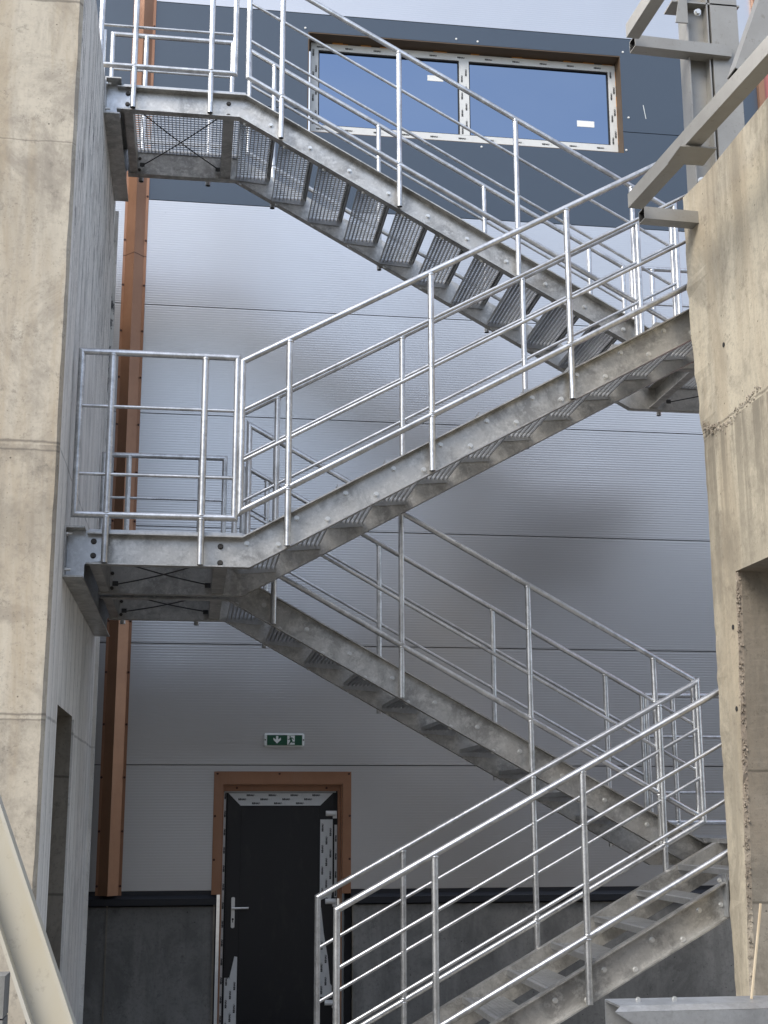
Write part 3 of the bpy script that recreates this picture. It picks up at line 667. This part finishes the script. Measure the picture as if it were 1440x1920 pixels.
for nm, z, lab in (('r1', ZR1, 'lower right landing mostly behind the tan wall, reached by the lowest flight'), ('r2', ZR2, 'upper right landing mostly behind the tan wall, seen from below')):
    XE = 4.95
    s1_, s3_ = (XRr+sh), (XRr-sh)
    fr_in = [(A, A+FW, XRr+sh), (B, B-FW, XRr+sh), (Bp, Bp+FW, XRr-sh), (C, C-FW, XRr-sh)]
    t = thing('stair_landing', lab, 'landing', group='landings of the galvanised staircase')
    for lip, webf, xb in fr_in: channel(t, 'edge_beam', [(XRr, z), (XE, z)], [(xb, z-TH), (XE, z-TH)], lip, webf)
    for a, b in ((A+FW+.012, B-FW-.012), (B-FW, Bp+FW), (Bp+FW+.012, C-FW-.012)): extra_grating(t, XRr+.02, XE, a, b, z+(.002 if a == B-FW else 0))
    for y0, y1 in ((A+FW+.008, B-FW-.008), (Bp+FW+.008, C-FW-.008)):
        cross_channel(t, XRr+.12, XRr+.19, y0, y1, z); cross_channel(t, XE-.08, XE-.02, y0, y1, z); xbrace(t, XRr+.28, XE-.15, y0+.05, y1-.05, z-.135)
    bm = bmesh.new()
    box(bm, XRr+.02, XE, C-FW-.02, C-.004, z+.0006, z+.022)
    obj('edge_strip', bm, M_grate, t)
    bm = bmesh.new()
    for yy in (B+.07,): box(bm, XE-.16, XE-.04, yy-.06, yy+.06, (.35 if nm == 'r1' else ZR1+.04), z-TH-.001)
    obj('support_post', bm, M_beam, t)

# wall brackets carrying the landings
def bracket(label, y0, y1, z0, z1, gus, loc):
    t = thing('landing_bracket', label, 'bracket', group='channel brackets on the tower')
    bm = bmesh.new(); xa, xb = TX+.001, TX+.122
    box(bm, xa, xa+.009, y0, y1, z0+.0105, z1-.0105); box(bm, xa, xb, y0, y1, z0, z0+.010); box(bm, xa, xb, y0, y1, z1-.010, z1)
    obj('channel', bm, M_beam, t)
    for yy in gus:
        bm = bmesh.new(); prism(bm, [(xa+.010, z1-.011), (xb+.02, z1-.011), (xb+.10, z1-.035), (xb+.105, z0+.135), (xb+.09, z0+.118), (xb+.012, z0+.112), (xb-.001, z0+.095), (xb-.001, z0+.0105), (xa+.010, z0+.0105)], yy, yy+.008)
        obj('gusset', bm, M_plate, t)
        bolts(t, [(xb+.05, yy, z) for z in (z1-.075, z1-.165)], M_dbolt, .014)
    bm = bmesh.new(); 
    for k in range(4):
        yy = y0+.03+k*(y1-y0-.06)/3
        for zz in (z1-.045, z0+.05): tube(bm, [(xa+.009, yy, zz), (xa+.045, yy, zz)], .008, seg=8); tube(bm, [(xa+.0095, yy, zz), (xa+.02, yy, zz)], .014, seg=6)
    obj('anchor', bm, M_bolt, t)
    return t
bracket('long channel bracket on the tower side under the lower left landing', A-.055, 11.10, 3.715, 4.035, (A+FW-.010, B-FW+.001, Bp+FW-.010, C-FW+.001), None)
bracket('channel bracket at the tower top under the top left landing', Bp-.06, 11.12, 7.575, 7.885, (Bp+FW-.010, C-FW+.001), None)

# ------------------------------------------------------------------ railings
RT_, RM = .0212, .0125
def weld(bm, p, r_=.0245):
    vs = bmesh.ops.create_icosphere(bm, subdivisions=2, radius=r_)['verts']
    for v in vs: v.co = Vector((v.co.x*1.12, v.co.y*.98, v.co.z*.55))*random.uniform(.95, 1.06)+Vector(p)
def slope_rail(label, y, x0, x1, line, posts, ho=1.16, stub=0.0, mids=(.335, .67), bot=1.0, dv=DV):
    t = thing('stair_railing', label, 'railing', group='sloping railings of the galvanised staircase')
    z = lambda x: line(x)+ho
    bm = bmesh.new(); frame(bm, [(x0, y, z(x0)), (x1, y, z(x1)), (x1, y, z(x1)-bot), (x0, y, z(x0)-bot)], RT_); obj('frame', bm, M_rail, t, True)
    for m in mids:
        bm = bmesh.new(); tube(bm, [(x0, y, z(x0)-m), (x1, y, z(x1)-m)], RM); obj('mid_rail', bm, M_rail, t, True)
    for p in posts:
        bm = bmesh.new(); zb = line(p)-dv+.012-stub; q = random.uniform(-.004, .004)
        tube(bm, [(p, y, z(p)-.006), (p+q, y, zb)], RT_, cap=False); weld(bm, (p, y, z(p)-bot-.012)); weld(bm, (p, y, z(p)-bot+.014)); weld(bm, (p, y, z(p)-.018))
        for m in mids: weld(bm, (p, y, z(p)-m), .0225)
        ps = obj('post', bm, M_rail, t, True)
        bm = bmesh.new(); tube(bm, [(p+q, y, zb+.002), (p+q, y, zb+.004)], RT_-.003); obj('open_end', bm, M_inside, ps)
    return t
def level_rail(label, y, x0, x1, z, posts, ho=1.17, bot=.106, mids=(.367, .81), stub=0.0, left=True):
    t = thing('landing_railing', label, 'railing', group='level railings of the galvanised staircase')
    zt = z+ho; bm = bmesh.new(); frame(bm, [(x0, y, zt), (x1, y, zt), (x1, y, z+bot), (x0, y, z+bot)], RT_); obj('frame', bm, M_rail, t, True)
    for m in mids:
        bm = bmesh.new(); tube(bm, [(x0, y, z+m), (x1, y, z+m)], .011); obj('mid_rail', bm, M_rail, t, True)
    for p in posts:
        bm = bmesh.new(); zb = z-TH+.004-stub; tube(bm, [(p, y, zt-.006), (p, y, zb)], RT_, cap=False); weld(bm, (p, y, z+bot-.012)); weld(bm, (p, y, z+bot+.014)); weld(bm, (p, y, zt-.018)); ps = obj('post', bm, M_rail, t, True)
        bm = bmesh.new(); tube(bm, [(p, y, zb+.002), (p, y, zb+.004)], RT_-.003); obj('open_end', bm, M_inside, ps)
    return t
P4 = (.56, 1.498, 2.45, 3.40)
L3 = lambda x: Z1+SL*(x-XL)
L4 = lambda x: Z2-.5549*(x-XL)
L2_ = lambda x: Z1-.5546*(x-XL)
L1_ = lambda x: ZR1+S1*(x-XRr)
gA, gB, gBp, gC = A-RT_-.003, B+RT_+.003, Bp-RT_-.003, C+RT_+.003
P1 = (1.485, 2.43, 3.395)
slope_rail('nearest railing of the lowest flight, its lower end before the plinth right of the door', gA, .888, 3.695, L1_, P1, ho=1.18, mids=(.338, .69), bot=1.008)
slope_rail('rear railing of the lowest flight, starting over the door hinges', gB, .890, 3.695, L1_, P1, ho=1.18, mids=(.338, .69), bot=1.008)
slope_rail('camera side railing of the rear flight dropping to the lower right', gBp, .36, 3.70, L2_, P4)
slope_rail('wall side railing of the rear flight dropping to the lower right', gC, .36, 3.71, L2_, P4, stub=.03)
slope_rail('camera side railing of the front flight crossing the middle', gA, .258, 3.70, L3, P4)
slope_rail('inner railing of the front flight crossing the middle', gB, .26, 3.72, L3, P4)
slope_rail('camera side railing of the topmost flight, crossing the strip window', gBp, .293, 3.722, L4, P4, ho=1.14)
slope_rail('wall side railing of the topmost flight, its top rail just under the nearer rails', gC, .34, 3.71, L4, P4, stub=.03, ho=1.14)
level_rail('front guard railing of the lower left landing, tall frame beside the tower', gA, -.762, .226, Z1, (-.567, .020))
level_rail('rear guard railing of the lower left landing, in front of the copper trim', gC, -.775, .207, Z1, (-.575, .01), stub=.03)
level_rail('camera side guard railing of the top left landing, cut by the top of the picture', gBp, -.86, .187, Z2, (-.595, 0.0), bot=.155, mids=(.50, .86))
level_rail('wall side guard railing of the top left landing', gC, -.865, .187, Z2, (-.572, .0), stub=.03, bot=.155, mids=(.50, .83))
level_rail('guard railing on the flat tower roof left of the top landing', gC, -3.0, -.94, TT, (-2.6, -1.3), stub=-.2)
level_rail('rear guard railing of the lower right landing', gC, 3.745, 4.90, ZR1, (3.975, 4.7), stub=.03, bot=.13, mids=(.373, .827))
level_rail('rear guard railing of the upper right landing', gC, 3.79, 4.90, ZR2, (3.98, 4.7), stub=.03, bot=.13, mids=(.373, .81), ho=1.15)

# ------------------------------------------------------------------ beige steel frame standing on the right wall
sf = thing('steel_frame', 'beige painted steel frame of tubes and a column on the right wall top', 'steel frame')
def rhs(name, p0, p1, w_, h_, wall=.006, upv=(0, 0, 1), open0=True, mat=None, parent=None):
    p0, p1 = Vector(p0), Vector(p1); d = (p1-p0).normalized(); s_ = d.cross(Vector(upv)).normalized(); u_ = s_.cross(d).normalized(); bm = bmesh.new()
    def ring(p, a, b): return [bm.verts.new(p+s_*x*a/2+u_*z*b/2) for x, z in ((-1, -1), (1, -1), (1, 1), (-1, 1))]
    o0, o1, i0 = ring(p0, w_, h_), ring(p1, w_, h_), ring(p0, w_-2*wall, h_-2*wall); i1 = ring(p0+d*min(.15, (p1-p0).length*.6), w_-2*wall, h_-2*wall)
    for k in range(4):
        m = (k+1) % 4
        bm.faces.new((o0[k], o0[m], o1[m], o1[k])); bm.faces.new((o0[k], i0[k], i0[m], o0[m])); bm.faces.new((i0[k], i1[k], i1[m], i0[m])).material_index = 1
    bm.faces.new(o1); bm.faces.new(i1).material_index = 1
    return obj(name, bm, [mat or M_beige, M_inside], parent or sf)
rhs('lower_beam', (2.815, 7.90, 6.265), (3.10, 4.6, 6.30), .10, .10)
rhs('upper_beam', (2.845, 7.88, 7.515), (3.00, 4.6, 7.53), .09, .10)
rhs('lower_arm', (2.90, 8.02, 6.228), (3.60, 8.06, 6.228), .10, .085)
rhs('upper_arm', (2.885, 8.0, 7.50), (3.60, 8.04, 7.50), .10, .085)
bm = bmesh.new(); cz0, cz1 = RT+.012, 9.6; cx0, cx1, cy0, cy1 = 3.302, 3.462, 8.03, 8.19
box(bm, cx0, cx0+.010, cy0, cy1, cz0, cz1); box(bm, cx1-.010, cx1, cy0, cy1, cz0, cz1); box(bm, cx0+.0102, cx1-.0102, 8.106, 8.114, cz0, cz1)
obj('column', bm, M_beige, sf)
rhs('box_post', (3.58, 8.11, RT+.012), (3.58, 8.11, 9.6), .2, .16, upv=(0, 1, 0))
rhs('brace', (2.97, 6.45, 6.33), (3.90, 6.45, 8.75), .16, .12, upv=(0, 1, 0))
bm = bmesh.new(); box(bm, 3.30, 3.69, 8.02, 8.20, RT+.0005, RT+.0115); obj('base_plate', bm, M_beige, sf)
bm = bmesh.new(); prism(bm, [(2.80, 6.203), (3.03, 6.203), (3.03, 6.213), (2.80, 6.213)], 7.02, 7.24); obj('bracket_plate', bm, M_beige, sf)
bolts(sf, [(3.33, 8.0, RT+.03), (3.38, 8.02, 7.80)], M_bolt, .02)
bm = bmesh.new(); prism(bm, [(3.21, 7.70), (3.30, 7.70), (3.30, 8.1), (3.25, 7.95)], 8.0, 8.012); prism(bm, [(3.20, 7.88), (3.7, 7.88), (3.7, 7.892), (3.20, 7.892)], 8.03, 8.19); obj('cleat', bm, M_beige, sf)

# ------------------------------------------------------------------ foreground pieces
cb = thing('cream_steel_beam', 'cream painted steel beam leaning across the bottom left corner', 'beam')
def ibeam(name, p0, p1, h_, w_, t_, n_hint, mat, parent):
    p0, p1 = Vector(p0), Vector(p1); d = (p1-p0).normalized(); s_ = (Vector(n_hint)-d*Vector(n_hint).dot(d)).normalized(); u_ = s_.cross(d).normalized(); bm = bmesh.new()
    def bar(a0, a1, b0, b1):
        vs = [bm.verts.new(p+u_*a+s_*b) for p in (p0, p1) for a in (a0, a1) for b in (b0, b1)]
        for q in ((0, 1, 3, 2), (4, 6, 7, 5), (0, 4, 5, 1), (2, 3, 7, 6), (0, 2, 6, 4), (1, 5, 7, 3)): bm.faces.new([vs[i] for i in q])
    bar(-h_/2, -h_/2+t_, -w_/2, w_/2); bar(h_/2-t_, h_/2, -w_/2, w_/2); bar(-h_/2+t_, h_/2-t_, -t_/2-.03, t_/2-.03)
    return obj(name, bm, mat, parent)
ibeam('web_and_flanges', (-1.24, 5.6, 3.4), (-.06, 5.6, .375), .16, .10, .014, (0, -1, 0), M_cream, cb)
bm = bmesh.new(); box(bm, -.2, .1, 5.45, 5.75, .3505, .372); obj('foot_plate', bm, M_cream, cb)
cb2 = thing('cream_side_strut', 'short cream painted strut in the very bottom left corner', 'strut')
rhs('tube', (-1.52, 5.9, 3.0), (-.33, 5.9, .36), .09, .10, mat=M_cream, parent=cb2)
bw = thing('block_wall', 'low grey concrete block wall behind the leaning cream beam', 'wall')
bm = bmesh.new()
for r_ in range(6):
    z = .35+r_*.20; x = -.98-(.2 if r_ % 2 else 0)
    box(bm, x+.004, -.85, 6.9, 7.1, z+.004, z+.196)
    while x > -4: box(bm, x-.396, x-.004, 6.9, 7.1, z+.004, z+.196); x -= .4
obj('blocks', bm, M_block, bw)
bm = bmesh.new(); box(bm, -4, -.856, 6.906, 7.094, .35, 1.545); obj('mortar', bm, M_joint, bw)

ch = thing('loose_steel_channel', 'galvanised steel channel lying on timber blocks across the bottom right corner', 'channel')
bm = bmesh.new(); z = 1.60
v = lambda x, y, zz: (x, y, zz)
box(bm, 1.56, 3.2, 4.94, 5.12, z+.012, z+.020); prism_y = None
box(bm, 1.56, 3.2, 5.112, 5.120, z-.10, z+.0115)
a = [bm.verts.new(q) for q in ((1.53, 4.90, z+.004), (3.2, 4.90, z+.004), (3.2, 4.94, z+.020), (1.565, 4.94, z+.020))]; bm.faces.new(a)
b = [bm.verts.new(q) for q in ((1.53, 4.90, z+.003), (3.2, 4.90, z+.003), (3.2, 4.90, z-.16), (1.80, 4.90, z-.16))]; bm.faces.new(b)
obj('channel_body', bm, M_plate, ch)
bolts(ch, [(x, 5.03, z+.026) for x in (1.66, 1.80)], M_bolt, .008)
tb = thing('timber_stack', 'stack of timber blocks under the loose galvanised channel', 'timber')
for k in range(8):
    bm = bmesh.new(); zz = .351+k*.15; j = random.uniform(-.03, .03)
    if k % 2: box(bm, 1.95+j, 3.1+j, 4.95, 5.07, zz, zz+.148)
    else: box(bm, 2.0+j, 2.15+j, 4.915, 5.20, zz, zz+.148); box(bm, 2.8+j, 2.95+j, 4.915, 5.20, zz, zz+.148)
    obj('timber_block', bm, M_wood, tb)
stk = thing('timber_batten', 'thin pale timber batten leaning upright at the bottom right edge', 'batten')
bm = bmesh.new(); tube(bm, [(2.10, 5.03, 1.621), (2.175, 5.067, 1.96)], .0055, seg=6); obj('stick', bm, M_wood, stk)
rb = thing('rubble_board', 'brown timber boards lying on the ground under the lowest flight', 'boards')
for k in range(3):
    bm = bmesh.new(); box(bm, 1.35+.3*k, 3.1+.1*k, 11.2-.3*k, 11.45-.3*k, .351+.06*k, .408+.06*k); obj('board', bm, M_wood, rb)

# unseen buildings added behind the camera, shaping what cladding and window mirror
fb = thing('unseen_yard_building', 'unseen pale building added across the yard to be mirrored in the silver cladding', 'building')
bm = bmesh.new(); box(bm, -24, 2.0, -30, -20, .35, 9.6); obj('wall', bm, M_far, fb)
bm = bmesh.new(); box(bm, -24.4, 2.0, -30.4, -19.7, 9.601, 10.0); obj('roof', bm, M_copper, fb)
fc = thing('unseen_yard_hall', 'unseen tall dark hall added across the yard to darken the silver cladding reflections', 'building')  # added taller and darker to deepen the cladding reflections on the right
bm = bmesh.new(); box(bm, 2.1, 34, -30, -17, .35, 12.6); obj('wall', bm, M_far2, fc)
bm = bmesh.new(); box(bm, 2.05, 34.4, -30.4, -16.7, 12.601, 13.0); obj('roof', bm, M_flash, fc)
